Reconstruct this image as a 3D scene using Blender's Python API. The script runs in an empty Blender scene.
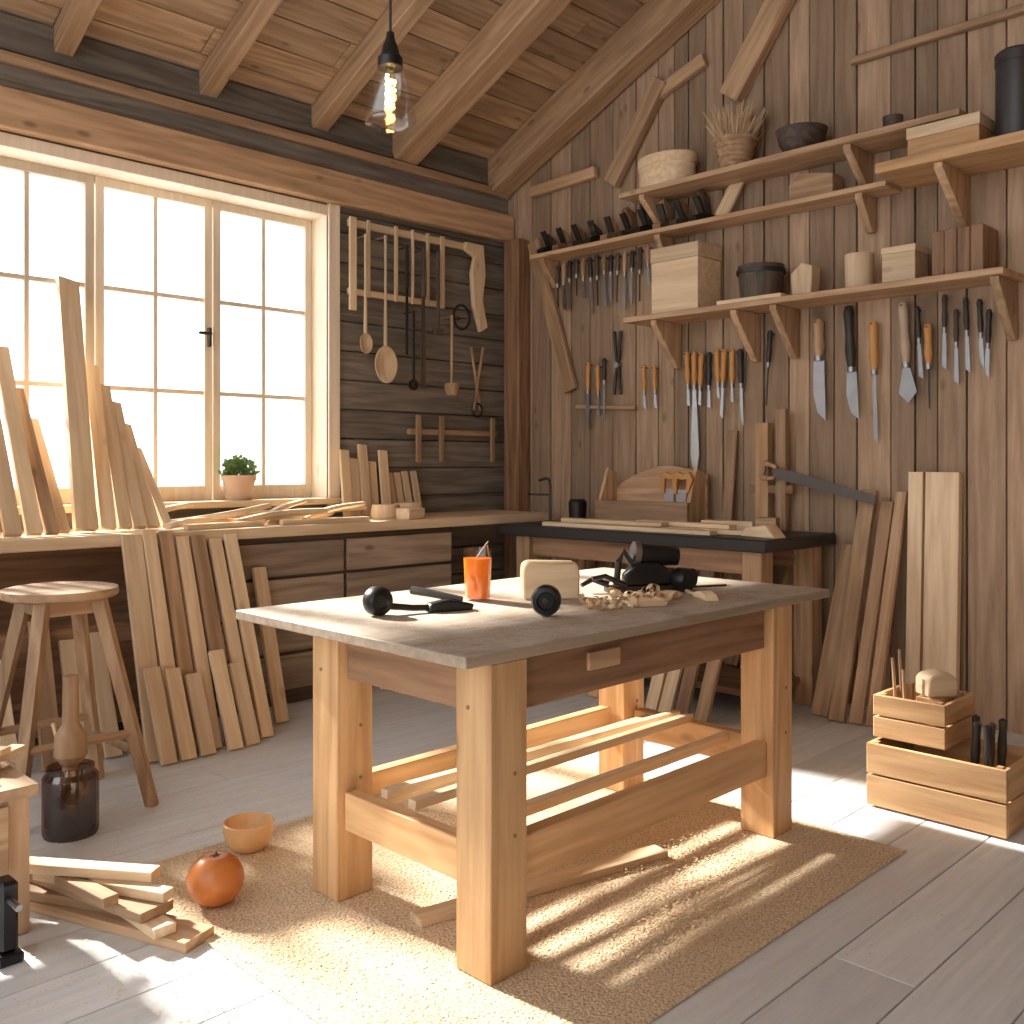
import bpy,bmesh,math,random
from mathutils import Matrix,Vector,Euler
R=random.Random(7)
COL=bpy.context.scene.collection
rad=math.radians
def MX(loc=(0,0,0),rot=(0,0,0),sc=(1,1,1)):
    return Matrix.Translation(loc)@Euler(rot).to_matrix().to_4x4()@Matrix.Diagonal((sc[0],sc[1],sc[2],1))
# ---------------------------------------------------------------- materials
_m={}
def pm(name,col,rough=.5,metal=0,**k):
    if name in _m: return _m[name]
    m=bpy.data.materials.new(name); m.use_nodes=True; b=m.node_tree.nodes['Principled BSDF']
    n=m.node_tree.nodes; l=m.node_tree.links
    b.inputs['Roughness'].default_value=rough; b.inputs['Metallic'].default_value=metal
    for a,v in k.items(): b.inputs[a].default_value=v
    tc=n.new('ShaderNodeTexCoord'); no=n.new('ShaderNodeTexNoise'); no.inputs['Scale'].default_value=12; no.inputs['Detail'].default_value=4
    l.new(tc.outputs['Object'],no.inputs['Vector'])
    cr=n.new('ShaderNodeValToRGB'); cr.color_ramp.elements[0].color=(*[c*.8 for c in col],1); cr.color_ramp.elements[1].color=(*[min(1,c*1.15) for c in col],1)
    l.new(no.outputs['Fac'],cr.inputs['Fac']); l.new(cr.outputs['Color'],b.inputs['Base Color'])
    _m[name]=m; return m
def wood(name,c1,c2,axis='z',sc=1.0,rough=.6,ring=.35,bump=.15,tone=False,var=.25,dust=0,knots=.6,lo=.2,hi=.78,dmin=.42,dmax=.62,dcol=(.66,.60,.52)):
    key=name+axis
    if key in _m: return _m[key]
    m=bpy.data.materials.new(key); m.use_nodes=True; n=m.node_tree.nodes; l=m.node_tree.links; b=n['Principled BSDF']
    b.inputs['Roughness'].default_value=rough
    tc=n.new('ShaderNodeTexCoord'); oi=n.new('ShaderNodeObjectInfo')
    mul=n.new('ShaderNodeMath'); mul.operation='MULTIPLY'; mul.inputs[1].default_value=31
    l.new(oi.outputs['Random'],mul.inputs[0])
    src=mul.outputs[0]
    if tone:
        at=n.new('ShaderNodeAttribute'); at.attribute_name='tone'
        ad=n.new('ShaderNodeMath'); ad.operation='MULTIPLY_ADD'; ad.inputs[1].default_value=57
        l.new(at.outputs['Fac'],ad.inputs[0]); l.new(src,ad.inputs[2]); src=ad.outputs[0]
    va=n.new('ShaderNodeVectorMath'); va.operation='ADD'; l.new(tc.outputs['Object'],va.inputs[0]); l.new(src,va.inputs[1])
    mp=n.new('ShaderNodeMapping'); s=[9*sc,9*sc,9*sc]; s['xyz'.index(axis)]=.7*sc
    mp.inputs['Scale'].default_value=s; l.new(va.outputs[0],mp.inputs['Vector'])
    na=n.new('ShaderNodeTexNoise'); na.inputs['Scale'].default_value=.8; na.inputs['Detail'].default_value=2; l.new(mp.outputs[0],na.inputs['Vector'])
    ma=n.new('ShaderNodeMath'); ma.operation='MULTIPLY'; ma.inputs[1].default_value=34; l.new(na.outputs['Fac'],ma.inputs[0])
    si=n.new('ShaderNodeMath'); si.operation='SINE'; l.new(ma.outputs[0],si.inputs[0])
    s2=n.new('ShaderNodeMath'); s2.operation='MULTIPLY_ADD'; s2.inputs[1].default_value=.5*ring; s2.inputs[2].default_value=.0; l.new(si.outputs[0],s2.inputs[0])
    nb=n.new('ShaderNodeTexNoise'); nb.inputs['Scale'].default_value=4; nb.inputs['Detail'].default_value=6; nb.inputs['Roughness'].default_value=.65; l.new(mp.outputs[0],nb.inputs['Vector'])
    su=n.new('ShaderNodeMath'); su.operation='ADD'; l.new(s2.outputs[0],su.inputs[0]); l.new(nb.outputs['Fac'],su.inputs[1])
    cr=n.new('ShaderNodeValToRGB'); cr.color_ramp.elements[0].position=lo; cr.color_ramp.elements[1].position=hi
    cr.color_ramp.elements[0].color=(*c2,1); cr.color_ramp.elements[1].color=(*c1,1); l.new(su.outputs[0],cr.inputs['Fac'])
    hs=n.new('ShaderNodeHueSaturation'); l.new(cr.outputs['Color'],hs.inputs['Color'])
    mr=n.new('ShaderNodeMapRange'); mr.inputs['To Min'].default_value=1-var; mr.inputs['To Max'].default_value=1+var*.6
    l.new(at.outputs['Fac'] if tone else oi.outputs['Random'],mr.inputs['Value']); l.new(mr.outputs[0],hs.inputs['Value'])
    out=hs.outputs['Color']
    if knots:
        m2=n.new('ShaderNodeMapping'); s=[7,7,7]; s['xyz'.index(axis)]=3.2; m2.inputs['Scale'].default_value=s; l.new(va.outputs[0],m2.inputs['Vector'])
        vo=n.new('ShaderNodeTexVoronoi'); vo.inputs['Scale'].default_value=1; l.new(m2.outputs[0],vo.inputs['Vector'])
        sp=n.new('ShaderNodeSeparateColor'); l.new(vo.outputs['Color'],sp.inputs[0])
        g=n.new('ShaderNodeMath'); g.operation='GREATER_THAN'; g.inputs[1].default_value=.62; l.new(sp.outputs[0],g.inputs[0])
        kr=n.new('ShaderNodeMapRange'); kr.inputs['From Min'].default_value=.16; kr.inputs['From Max'].default_value=.07; kr.inputs['To Max'].default_value=knots; l.new(vo.outputs['Distance'],kr.inputs['Value'])
        km=n.new('ShaderNodeMath'); km.operation='MULTIPLY'; l.new(g.outputs[0],km.inputs[0]); l.new(kr.outputs[0],km.inputs[1])
        kx=n.new('ShaderNodeMixRGB'); kx.inputs['Color2'].default_value=(*[c*.35 for c in c2],1); l.new(km.outputs[0],kx.inputs['Fac']); l.new(out,kx.inputs['Color1']); out=kx.outputs[0]
    if dust:
        nd=n.new('ShaderNodeTexNoise'); nd.inputs['Scale'].default_value=7; nd.inputs['Detail'].default_value=10; nd.inputs['Roughness'].default_value=.8; l.new(tc.outputs['Object'],nd.inputs['Vector'])
        rd=n.new('ShaderNodeMapRange'); rd.inputs['From Min'].default_value=dmin; rd.inputs['From Max'].default_value=dmax; rd.inputs['To Max'].default_value=dust; l.new(nd.outputs['Fac'],rd.inputs['Value'])
        geo=n.new('ShaderNodeNewGeometry'); sz=n.new('ShaderNodeSeparateXYZ'); l.new(geo.outputs['Normal'],sz.inputs[0])
        cl=n.new('ShaderNodeMath'); cl.operation='MULTIPLY'; cl.use_clamp=True; l.new(sz.outputs['Z'],cl.inputs[0]); l.new(rd.outputs[0],cl.inputs[1])
        mx=n.new('ShaderNodeMixRGB'); mx.inputs['Color2'].default_value=(*dcol,1); l.new(cl.outputs[0],mx.inputs['Fac']); l.new(out,mx.inputs['Color1']); out=mx.outputs[0]
    l.new(out,b.inputs['Base Color'])
    bp=n.new('ShaderNodeBump'); bp.inputs['Strength'].default_value=bump; bp.inputs['Distance'].default_value=.01; l.new(su.outputs[0],bp.inputs['Height']); l.new(bp.outputs[0],b.inputs['Normal'])
    _m[key]=m; return m
def PINE(a='z'): return wood('pine',(.76,.48,.245),(.54,.30,.135),a)
def PALE(a='z'): return wood('pale_wood',(.88,.69,.47),(.69,.49,.29),a,ring=.25,knots=.35,var=.2)
def MID(a='z'): return wood('mid_wood',(.55,.36,.21),(.34,.20,.11),a)
def DARKW(a='z'): return wood('dark_wood',(.14,.095,.065),(.055,.04,.03),a)
def TRIM(a='z'): return wood('beam_wood',(.64,.42,.25),(.41,.25,.14),a)
def RUST(a='z'): return wood('brown_board',(.38,.215,.12),(.20,.105,.055),a)
BLACK=pm('black_metal',(.015,.015,.017),.35,.3); STEEL=pm('steel',(.34,.34,.35),.35,1); IRON=pm('dark_iron',(.06,.055,.05),.45,.8)
AMBER=pm('amber_handle',(.60,.29,.085),.45); DHAND=pm('black_handle',(.03,.022,.018),.45); WHITEH=pm('cream_handle',(.5,.38,.27),.45)
def glassy(name,col=(1,1,1),t=.92):
    if name in _m: return _m[name]
    m=bpy.data.materials.new(name); m.use_nodes=True; n=m.node_tree.nodes; l=m.node_tree.links
    n.remove(n['Principled BSDF']); tr=n.new('ShaderNodeBsdfTransparent'); tr.inputs[0].default_value=(*col,1); gl=n.new('ShaderNodeBsdfGlossy'); gl.inputs['Roughness'].default_value=.03
    mx=n.new('ShaderNodeMixShader'); mx.inputs[0].default_value=1-t; l.new(tr.outputs[0],mx.inputs[1]); l.new(gl.outputs[0],mx.inputs[2]); l.new(mx.outputs[0],n['Material Output'].inputs[0])
    _m[name]=m; return m
# ---------------------------------------------------------------- mesh builder
class S:
    def __init__(s):
        s.bm=bmesh.new(); s.lay=s.bm.faces.layers.float.new('tone'); s.mi=0; s.tone=0.5
    def _add(s,b,m):
        b.verts.index_update(); vm=[s.bm.verts.new(m@v.co) for v in b.verts]
        for f in b.faces:
            try: nf=s.bm.faces.new([vm[v.index] for v in f.verts])
            except ValueError: continue
            nf.material_index=s.mi; nf[s.lay]=s.tone
        b.free(); return s
    def box(s,size,loc=(0,0,0),rot=(0,0,0),bev=.002,seg=1):
        b=bmesh.new(); bmesh.ops.create_cube(b,size=1); b.transform(Matrix.Diagonal((*size,1)))
        if bev and bev<min(size)*.45: bmesh.ops.bevel(b,geom=b.edges[:],offset=bev,segments=seg,affect='EDGES',profile=.5)
        return s._add(b,MX(loc,rot))
    def b2(s,a,c,bev=.003): # from min corner to max corner
        return s.box([c[i]-a[i] for i in range(3)],[(c[i]+a[i])/2 for i in range(3)],bev=bev)
    def lathe(s,prof,loc=(0,0,0),rot=(0,0,0),seg=24,sc=(1,1,1)):
        b=bmesh.new(); rings=[]
        for r,z in prof:
            if r<1e-6: rings.append([b.verts.new((0,0,z))])
            else: rings.append([b.verts.new((r*math.cos(2*math.pi*i/seg),r*math.sin(2*math.pi*i/seg),z)) for i in range(seg)])
        for A,B in zip(rings,rings[1:]):
            for i in range(seg):
                j=(i+1)%seg
                if len(A)==1 and len(B)==1: continue
                if len(A)==1: b.faces.new((A[0],B[i],B[j]))
                elif len(B)==1: b.faces.new((A[i],A[j],B[0]))
                else: b.faces.new((A[i],A[j],B[j],B[i]))
        if len(rings[0])>1 and prof[0]!=prof[-1]: b.faces.new(rings[0][::-1])
        if len(rings[-1])>1 and prof[0]!=prof[-1]: b.faces.new(rings[-1])
        return s._add(b,MX(loc,rot,sc))
    def prism(s,pts,th,loc=(0,0,0),rot=(0,0,0),bev=0):
        b=bmesh.new(); A=[b.verts.new((x,-th/2,z)) for x,z in pts]; B=[b.verts.new((x,th/2,z)) for x,z in pts]
        b.faces.new(A); b.faces.new(B[::-1]); n=len(pts)
        for i in range(n): b.faces.new((A[i],B[i],B[(i+1)%n],A[(i+1)%n]))
        bmesh.ops.recalc_face_normals(b,faces=b.faces[:])
        if bev: bmesh.ops.bevel(b,geom=b.edges[:],offset=bev,segments=1,affect='EDGES')
        return s._add(b,MX(loc,rot))
    def tube(s,pts,r,seg=10,loc=(0,0,0),rot=(0,0,0),flat=1.0):
        b=bmesh.new(); pts=[Vector(p) for p in pts]; n=len(pts); rr=r if isinstance(r,(list,tuple)) else [r]*n
        rings=[]; up=None
        for i,p in enumerate(pts):
            d=(pts[min(i+1,n-1)]-pts[max(i-1,0)]).normalized()
            if up is None:
                up=Vector((0,0,1)) if abs(d.z)<.9 else Vector((1,0,0))
            sd=d.cross(up).normalized(); u=sd.cross(d).normalized(); up=u
            rings.append([b.verts.new(p+sd*rr[i]*math.cos(2*math.pi*k/seg)+u*rr[i]*flat*math.sin(2*math.pi*k/seg)) for k in range(seg)])
        for A,B in zip(rings,rings[1:]):
            for i in range(seg): b.faces.new((A[i],A[(i+1)%seg],B[(i+1)%seg],B[i]))
        b.faces.new(rings[0][::-1]); b.faces.new(rings[-1])
        return s._add(b,MX(loc,rot))
    def obj(s,name,mats,loc=(0,0,0),rot=(0,0,0),parent=None,w=False,label=None,cat=None,group=None,kind=None,smooth=35):
        bmesh.ops.recalc_face_normals(s.bm,faces=s.bm.faces[:])
        me=bpy.data.meshes.new(name); s.bm.to_mesh(me); s.bm.free()
        for m in (mats if isinstance(mats,(list,tuple)) else [mats]): me.materials.append(m)
        me.shade_smooth(); me.set_sharp_from_angle(angle=rad(smooth))
        o=bpy.data.objects.new(name,me); COL.objects.link(o)
        loc=Vector(loc)
        if parent is not None:
            o.parent=parent
            if w: loc=loc-parent.location
        o.location=loc; o.rotation_euler=rot
        if label: o['label']=label
        if cat: o['category']=cat
        if group: o['group']=group
        if kind: o['kind']=kind
        return o
def E(name,loc,label,cat,rot=(0,0,0),group=None,sc=1):
    o=bpy.data.objects.new(name,None); o.empty_display_size=.05; COL.objects.link(o); o.location=loc; o.rotation_euler=rot; o.scale=(sc,sc,sc)
    o['label']=label; o['category']=cat
    if group: o['group']=group
    return o
def lean(name,w,t,L,axis,wall,along,base,ang,slant,mat,label,cat='board',group=None,top=0):
    s=S()
    if top: s.prism([(-w/2,0),(w/2,0),(w/2,L),(-w/2,L-top)],t,rot=(0,0,rad(90)))
    else: s.box((t,w,L),(0,0,L/2),bev=.002)
    rm=Euler((0,0,rad(90) if axis=='y' else 0)).to_matrix()@Euler((0,ang,0)).to_matrix()@Euler((slant,0,0)).to_matrix()
    co=[rm@v.co for v in s.bm.verts]; k=0 if axis=='x' else 1
    mxk=max(c[k] for c in co); mz=min(c.z for c in co)
    loc=[0,0,base-mz]; loc[k]=wall-mxk; loc[1-k]=along
    return s.obj(name,mat,loc,rm.to_euler(),label=label,cat=cat,group=group)
# ================================================================ ROOM
YW=5.5; XR=5.45
def roof(y): return 3.79+.46*(5.5-y) if y>1.2 else 3.79+.46*4.3-.46*(1.2-y)
WALLR=wood('wall_boards',(.56,.39,.26),(.28,.18,.11),'z',tone=True,ring=.2,var=.38,rough=.75,bump=.4,knots=.5,lo=.1,hi=.85)
WALLB=wood('wall_logs',(.30,.255,.21),(.135,.115,.094),'x',tone=True,ring=.3,var=.3,rough=.8,bump=.4,knots=.3)
CEIL=wood('ceiling_boards',(.60,.405,.25),(.34,.21,.12),'x',tone=True,ring=.3,var=.38,rough=.7,bump=.3)
FLOORM=wood('floor_paint',(.82,.85,.88),(.62,.65,.68),'x',tone=True,ring=.12,var=.10,rough=.45,bump=.15,knots=.12,dust=.25,dcol=(.80,.79,.77))
# floor
s=S(); y=-3.0
while y<5.6:
    x=-3.0+R.uniform(-1.5,0)
    while x<5.6:
        L=R.uniform(2.2,3.4); x2=min(x+L,5.6)
        s.tone=R.random(); s.b2((max(x,-3),y+.002,-.04),(x2-.003,y+.238,0),bev=.002); x+=L
        if x2>=5.6: break
    y+=.24
s.tone=0; s.b2((-3,-3,-.09),(5.6,5.6,-.041),0)
s.obj('floor',FLOORM,kind='structure',label='pale grey painted plank floor',)
# right wall : vertical boards
s=S(); y=-2.2
while y<YW+.3:
    w=R.uniform(.11,.22); s.tone=R.random(); d=R.uniform(-.006,.006); y2=min(y+w,YW+.3)
    zt=roof((y+y2)/2)+.02
    s.b2((XR+d,y+.004,-.02),(XR+.06,y2-.004,zt),bev=.003); y+=w
s.tone=0; s.prism([(-2.2,-.02),(YW+.3,-.02),(YW+.3,roof(YW+.3)),(1.2,roof(1.2)),(-2.2,roof(-2.2))],.04,loc=(XR+.085,0,0),rot=(0,0,rad(90)))
s.obj('wall_right',WALLR,kind='structure',label='rough vertical plank wall')
S().b2((-2.5,-2.3,-.02),(XR+.06,-2.22,4.25),0).obj('blocker_wall_front',MID('x'),kind='structure',label='unseen brown wall added to cut fill light')  # unseen wall put in behind the camera to block sky fill
S().b2((-2.62,-2.3,-.02),(-2.52,5.7,.9),0).b2((-2.62,-2.3,2.9),(-2.52,5.7,3.6),0).b2((-2.62,-2.3,.9),(-2.52,-1.2,2.9),0).b2((-2.62,4.6,.9),(-2.52,5.7,2.9),0).obj('blocker_wall_left',MID('y'),kind='structure',label='unseen brown wall added to reduce side light, with wide opening')  # added out of view; solid bands and opening limit fill from the left
# back wall with opening
s=S(); z=-.02
WX0,WX1,WZ0,WZ1=-.7,3.77,1.16,3.12
rows=[]
while z<3.95: rows.append((z,min(z+.2,4.0))); z+=.2
for z0,z1 in rows:
    s.tone=R.random(); d=R.uniform(-.008,.006)
    if z1<=WZ0+.001 or z0>=WZ1-.001: s.b2((-2.5,YW+d,z0+.003),(XR,YW+.22,z1-.003),bev=.006)
    else:
        a,b=z0,z1
        if z0<WZ0: s.b2((-2.5,YW+d,z0+.003),(XR,YW+.22,WZ0),bev=0); a=WZ0
        if z1>WZ1: s.b2((-2.5,YW+d,WZ1),(XR,YW+.22,z1-.003),bev=0); b=WZ1
        s.b2((-2.5,YW+d,a+.003),(WX0,YW+.22,b-.003),bev=.0); s.b2((WX1,YW+d,a+.003),(XR,YW+.22,b-.003),bev=.006)
s.tone=0.2; s.b2((-2.5,YW+.2,-.02),(WX0,YW+.26,4.0),0); s.b2((WX1+.05,YW+.2,-.02),(XR,YW+.26,4.0),0); s.b2((WX0,YW+.2,WZ1+.04),(WX1+.05,YW+.26,4.0),0); s.b2((WX0,YW+.2,-.02),(WX1+.05,YW+.26,WZ0-.04),0)
s.obj('wall_back',WALLB,kind='structure',label='dark grey horizontal log wall')
# window lining
LIN=wood('window_wood',(.88,.77,.62),(.76,.63,.47),'z',ring=.2,knots=.2)
s=S(); s.b2((WX1-.03,YW-.02,WZ0),(WX1+.03,YW+.26,WZ1)); s.b2((WX0-.1,YW-.02,WZ1-.05),(WX1+.03,YW+.26,WZ1+.02)); s.b2((WX1-.03,YW-.03,WZ0-.04),(WX1+.06,YW-.0,WZ1+.05))
s.obj('trim_1',LIN,kind='structure',label='pale wooden window lining')
S().b2((WX0-.1,YW-.08,WZ0-.02),(WX1+.04,YW+.27,WZ0+.02)).obj('trim_2',PALE('x'),kind='structure',label='pale wooden window sill')
cw=.735
for i in range(6):
    x1=WX1-.03-i*cw; x0=x1-cw; ym=YW+.2; z0=WZ0+.02; z1=WZ1-.05; f=.055
    s=S(); s.b2((x0+.004,ym-.03,z0),(x0+f,ym+.03,z1)); s.b2((x1-f,ym-.03,z0),(x1-.004,ym+.03,z1)); s.b2((x0+f,ym-.028,z0),(x1-f,ym+.028,z0+.09)); s.b2((x0+f,ym-.028,z1-f),(x1-f,ym+.028,z1))
    xm=(x0+x1)/2; s.b2((xm-.013,ym-.02,z0+.09),(xm+.013,ym+.02,z1-f),.002)
    for k in (1,2):
        zz=z0+.09+(z1-f-z0-.09)*k/3; s.b2((x0+f,ym-.018,zz-.013),(x1-f,ym+.018,zz+.013),.002)
    s.mi=1; s.b2((x0+f,ym-.003,z0+.09),(x1-f,ym+.003,z1-f),0)
    wo=s.obj('window_%d'%(i+1),[LIN,glassy('window_glass',t=.995)],kind='structure',label='pale wooden casement window, six panes')
    if i==1:
        S().box((.02,.03,.12),(0,-.015,0),bev=.004).box((.09,.015,.018),(-.04,-.04,.02),bev=.004).obj('handle',IRON,(x1-.03,ym-.03,2.2),parent=wo,label='dark metal window handle')
# ceiling
s=S(); th=math.atan(.46); k=0; y=6.0; st=.2
while y>1.2:
    y2=max(y-st,1.2); ym=(y+y2)/2; zc=3.79+.46*(5.5-ym)
    x=-2.5
    while x<5.6:
        L=R.uniform(1.0,2.4); x2=min(x+L,5.6); s.tone=R.random()
        s.box((x2-x-.006,(y-y2)/math.cos(th)-.007,.04),((x+x2)/2,ym,zc+.02/math.cos(th)),rot=(-th,0,0),bev=.003); x+=L
    y-=st
y=1.2
while y>-2.2:
    ym=y-.1; s.tone=R.random(); s.box((8.1,.2/math.cos(th)-.005,.04),(1.55,ym,roof(ym)+.02),rot=(th,0,0),bev=.003); y-=.2
s.tone=0; L=4.9/math.cos(th); s.box((8.2,L,.05),(1.55,3.6,3.79+.46*1.9+.08),rot=(-th,0,0),bev=0); s.box((8.2,3.7,.05),(1.55,-.45,roof(-.45)+.08),rot=(th,0,0),bev=0)
s.obj('ceiling',CEIL,kind='structure',label='sloping plank ceiling')
# rafters
def rafter(n,x,w,h):
    s=S(); y0,y1=5.52,1.2; L=(y0-y1)/math.cos(th); ym=(y0+y1)/2; zc=3.79+.46*(5.5-ym)
    s.box((w,L,h),(0,0,0),bev=.006); s.obj('trim_%d'%n,TRIM('y'),(x,ym,zc-h/2/math.cos(th)-.002),(-th,0,0),kind='structure',label='wooden roof rafter')
for n,(x,w,h) in enumerate([(.3,.11,.14),(1.15,.11,.14),(2.03,.10,.14),(2.88,.11,.14),(3.68,.12,.15),(4.40,.21,.21),(5.33,.2,.26)]): rafter(3+n,x,w,h)
# wall plate beams
S().b2((-2.5,YW-.09,3.15),(XR-.01,YW-.01,3.36),.008).obj('trim_10',TRIM('x'),kind='structure',label='long wooden wall beam')
S().b2((-2.5,YW-.05,3.50),(XR-.01,YW-.01,3.56),.004).obj('trim_11',TRIM('x'),kind='structure',label='thin wooden rail under ceiling')
S().b2((XR-.14,YW-.26,0),(XR-.02,YW-.10,3.14),.006).obj('trim_12',RUST('z'),kind='structure',label='brown wooden corner post')
def brace(n,y0,z0,y1,z1,w,t,x=XR-.012,m=None):
    L=math.hypot(y1-y0,z1-z0); a=math.atan2(z1-z0,y1-y0)
    S().box((t,L,w),(0,0,0),bev=.005).obj('trim_%d'%n,m or TRIM('y'),(x-t/2,(y0+y1)/2,(z0+z1)/2),(a,0,0),kind='structure',label='wooden wall brace')
brace(13,4.40,3.40,3.96,4.02,.12,.07); brace(14,4.02,3.93,3.62,4.06,.09,.05); brace(15,3.42,3.75,2.82,4.62,.16,.08)
brace(16,5.2,3.50,4.55,3.52,.08,.05); brace(17,2.62,3.75,1.2,3.75,.04,.05)
brace(18,5.18,3.12,4.80,1.95,.12,.04,m=MID('y'))
brace(19,4.75,1.83,4.2,1.80,.03,.03)
# ================================================================ RIGHT WALL SHELVES
def shelf(z,y0,y1,xf,t,br,label,bh=.22):
    P=E('wall_shelf',(XR-.01,(y0+y1)/2,z),label,'shelf')
    S().b2((xf,y0,z),(XR-.008,y1,z+t)).obj('shelf_board',TRIM('y') if t<.05 else PINE('y'),(0,0,0),parent=P,w=True)
    d=XR-.01-xf-.03
    for y in br:
        S().prism([(0,0),(-d,0),(-d,-.03),(-.04,-bh),(0,-bh)],.045,rot=(0,0,0),bev=.003).obj('bracket',TRIM('z'),(XR-.012,y,z-.001),parent=P,w=True)
shelf(2.35,1.69,4.08,5.13,.035,(1.74,2.98,3.25,3.85),'long pale wooden shelf carrying boxes and pots',.3)
shelf(2.935,2.33,5.05,5.23,.03,(2.5,3.9,4.95),'narrow pale wooden shelf holding hand planes',.2)
shelf(3.19,1.90,4.12,5.13,.035,(2.52,3.95,),'high pale wooden shelf with pots and round boxes',.22)
shelf(2.95,1.0,2.30,5.03,.055,(1.25,1.98),'thick deep wooden shelf with dark canister',.28)
# items on shelf A
def simple(name,sh,mat,loc,label,cat,rot=(0,0,0),group=None): return sh.obj(name,mat,loc,rot,label=label,cat=cat,group=group)
ZA=2.386
P=E('storage_box',(5.28,3.68,ZA),'tall pale square wooden box on the shelf','box')
S().box((.26,.36,.33),(0,0,.165)).obj('body',PALE('y'),parent=P); S().box((.27,.37,.09),(0,0,.377)).obj('lid',PALE('y'),parent=P)
simple('board',S().box((.27,.44,.025),(0,0,.0125)),PALE('y'),(5.28,3.14,ZA),'flat pale board under dark tub','board')
P=E('tub',(5.28,3.13,ZA+.026),'dark stained round wooden tub','tub')
S().lathe([(0,0),(.125,0),(.14,.2),(.128,.2),(.118,.03),(0,.03)],seg=28).obj('body',DARKW('z'),parent=P)
S().lathe([(.142,0),(.147,.0),(.149,.025),(.144,.025),(.142,0)],loc=(0,0,.15),seg=28).obj('hoop',IRON,parent=P)
simple('wood_block',S().prism([(-.06,0),(.06,0),(.07,.14),(.0,.2),(-.07,.17)],.1,rot=(0,0,rad(90)),bev=.004),PALE('z'),(5.27,2.83,ZA),'small angular pale wood block','block')
simple('wooden_cup',S().lathe([(0,0),(.075,0),(.08,.2),(.068,.2),(.065,.02),(0,.02)],seg=28),PALE('z'),(5.27,2.5,ZA),'pale turned wooden cup','cup')
P=E('wooden_box',(5.27,2.24,ZA),'pale square wooden box on the shelf','box')
S().box((.17,.18,.16),(0,0,.08)).obj('body',PALE('y'),parent=P); S().box((.178,.188,.035),(0,0,.178)).obj('lid',PALE('y'),parent=P)
s=S()
for i in range(4): s.box((.22,.062,.24-.008*(i%2)),(0,-.1+.065*i,.12),bev=.004)
simple('slatted_box',s,RUST('z'),(5.28,1.93,ZA),'brown slatted wooden box','box')
# shelf C
ZC=3.226
P=E('round_box',(5.28,3.83,ZC),'pale oval bentwood box with lid','box')
S().lathe([(0,0),(.145,0),(.145,.14),(0,.14)],seg=32,sc=(1,1.4,1)).obj('body',PALE('x'),parent=P); S().lathe([(0,.14),(.152,.14),(.152,.2),(.148,.205),(0,.205)],seg=32,sc=(1,1.4,1)).obj('lid',PALE('x'),parent=P)
P=E('plant_pot',(5.28,3.31,ZC),'wicker pot full of dry twigs','plant')
s=S(); s.lathe([(0,0),(.085,0),(.125,.18),(.135,.18),(.135,.2),(.11,.2),(.08,.03),(0,.03)],seg=24)
for i in range(6): s.lathe([(.088+i*.007,.015+i*.028),(.096+i*.007,.022+i*.028),(.09+i*.007,.033+i*.028)],seg=24)
s.obj('pot',TRIM('x'),parent=P)
s=S()
for i in range(170):
    a=R.uniform(0,6.28); r=R.uniform(0,.08); sp=R.uniform(.03,.22)*.75; h=R.uniform(.16,.30)
    p0=Vector((math.cos(a)*r,math.sin(a)*r,.1)); p1=Vector((math.cos(a)*(r+sp*.5),math.sin(a)*(r+sp*.5),.1+h*.6)); p2=Vector((math.cos(a)*(r+sp)*.9,math.sin(a)*(r+sp),.1+h))
    p2.x=min(p2.x,.14);p1.x=min(p1.x,.14)
    s.tube([p0,p1,p2],[.006,.005,.003],4)
    s.tube([p1,p1+Vector((R.uniform(-.04,.04),R.uniform(-.04,.04),.07))],[.005,.002],4)
s.obj('twigs',pm('straw',(.62,.44,.27),.8),parent=P,label='dry straw coloured twigs')
simple('bowl',S().lathe([(0,0),(.08,0),(.13,.07),(.15,.15),(.14,.15),(.115,.07),(.07,.02),(0,.02)],seg=28),DARKW('x'),(5.28,2.86,ZC),'dark wooden bowl on high shelf','bowl')
simple('wood_block',S().prism([(-.14,0),(.14,0),(.14,.1),(.06,.16),(-.14,.12)],.14,rot=(0,0,rad(90)),bev=.004),MID('y'),(5.34,2.8,2.966),'brown chamfered block on narrow shelf','block')
simple('cup',S().lathe([(0,0),(.05,0),(.055,.1),(.045,.1),(.04,.02),(0,.02)],seg=20),DARKW('x'),(5.3,2.32,ZC),'small dark cup on high shelf','cup')
# shelf D
ZD=3.006
P=E('wooden_case',(5.2,1.97,ZD),'pale lidded wooden case on thick shelf','box')
S().box((.22,.36,.10),(0,0,.05)).obj('body',PINE('y'),parent=P); S().box((.23,.37,.06),(0,0,.131)).obj('lid',PALE('y'),parent=P)
P=E('canister',(5.24,1.66,ZD),'tall dark metal canister','canister')
S().lathe([(0,0),(.095,0),(.1,.01),(.1,.4),(0,.4)],seg=28).obj('body',pm('canister',(.05,.045,.045),.4),parent=P); S().lathe([(0,.4),(.104,.4),(.104,.45),(.09,.465),(0,.465)],seg=28).obj('lid',pm('canister',(.05,.045,.045),.4),parent=P)
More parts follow.
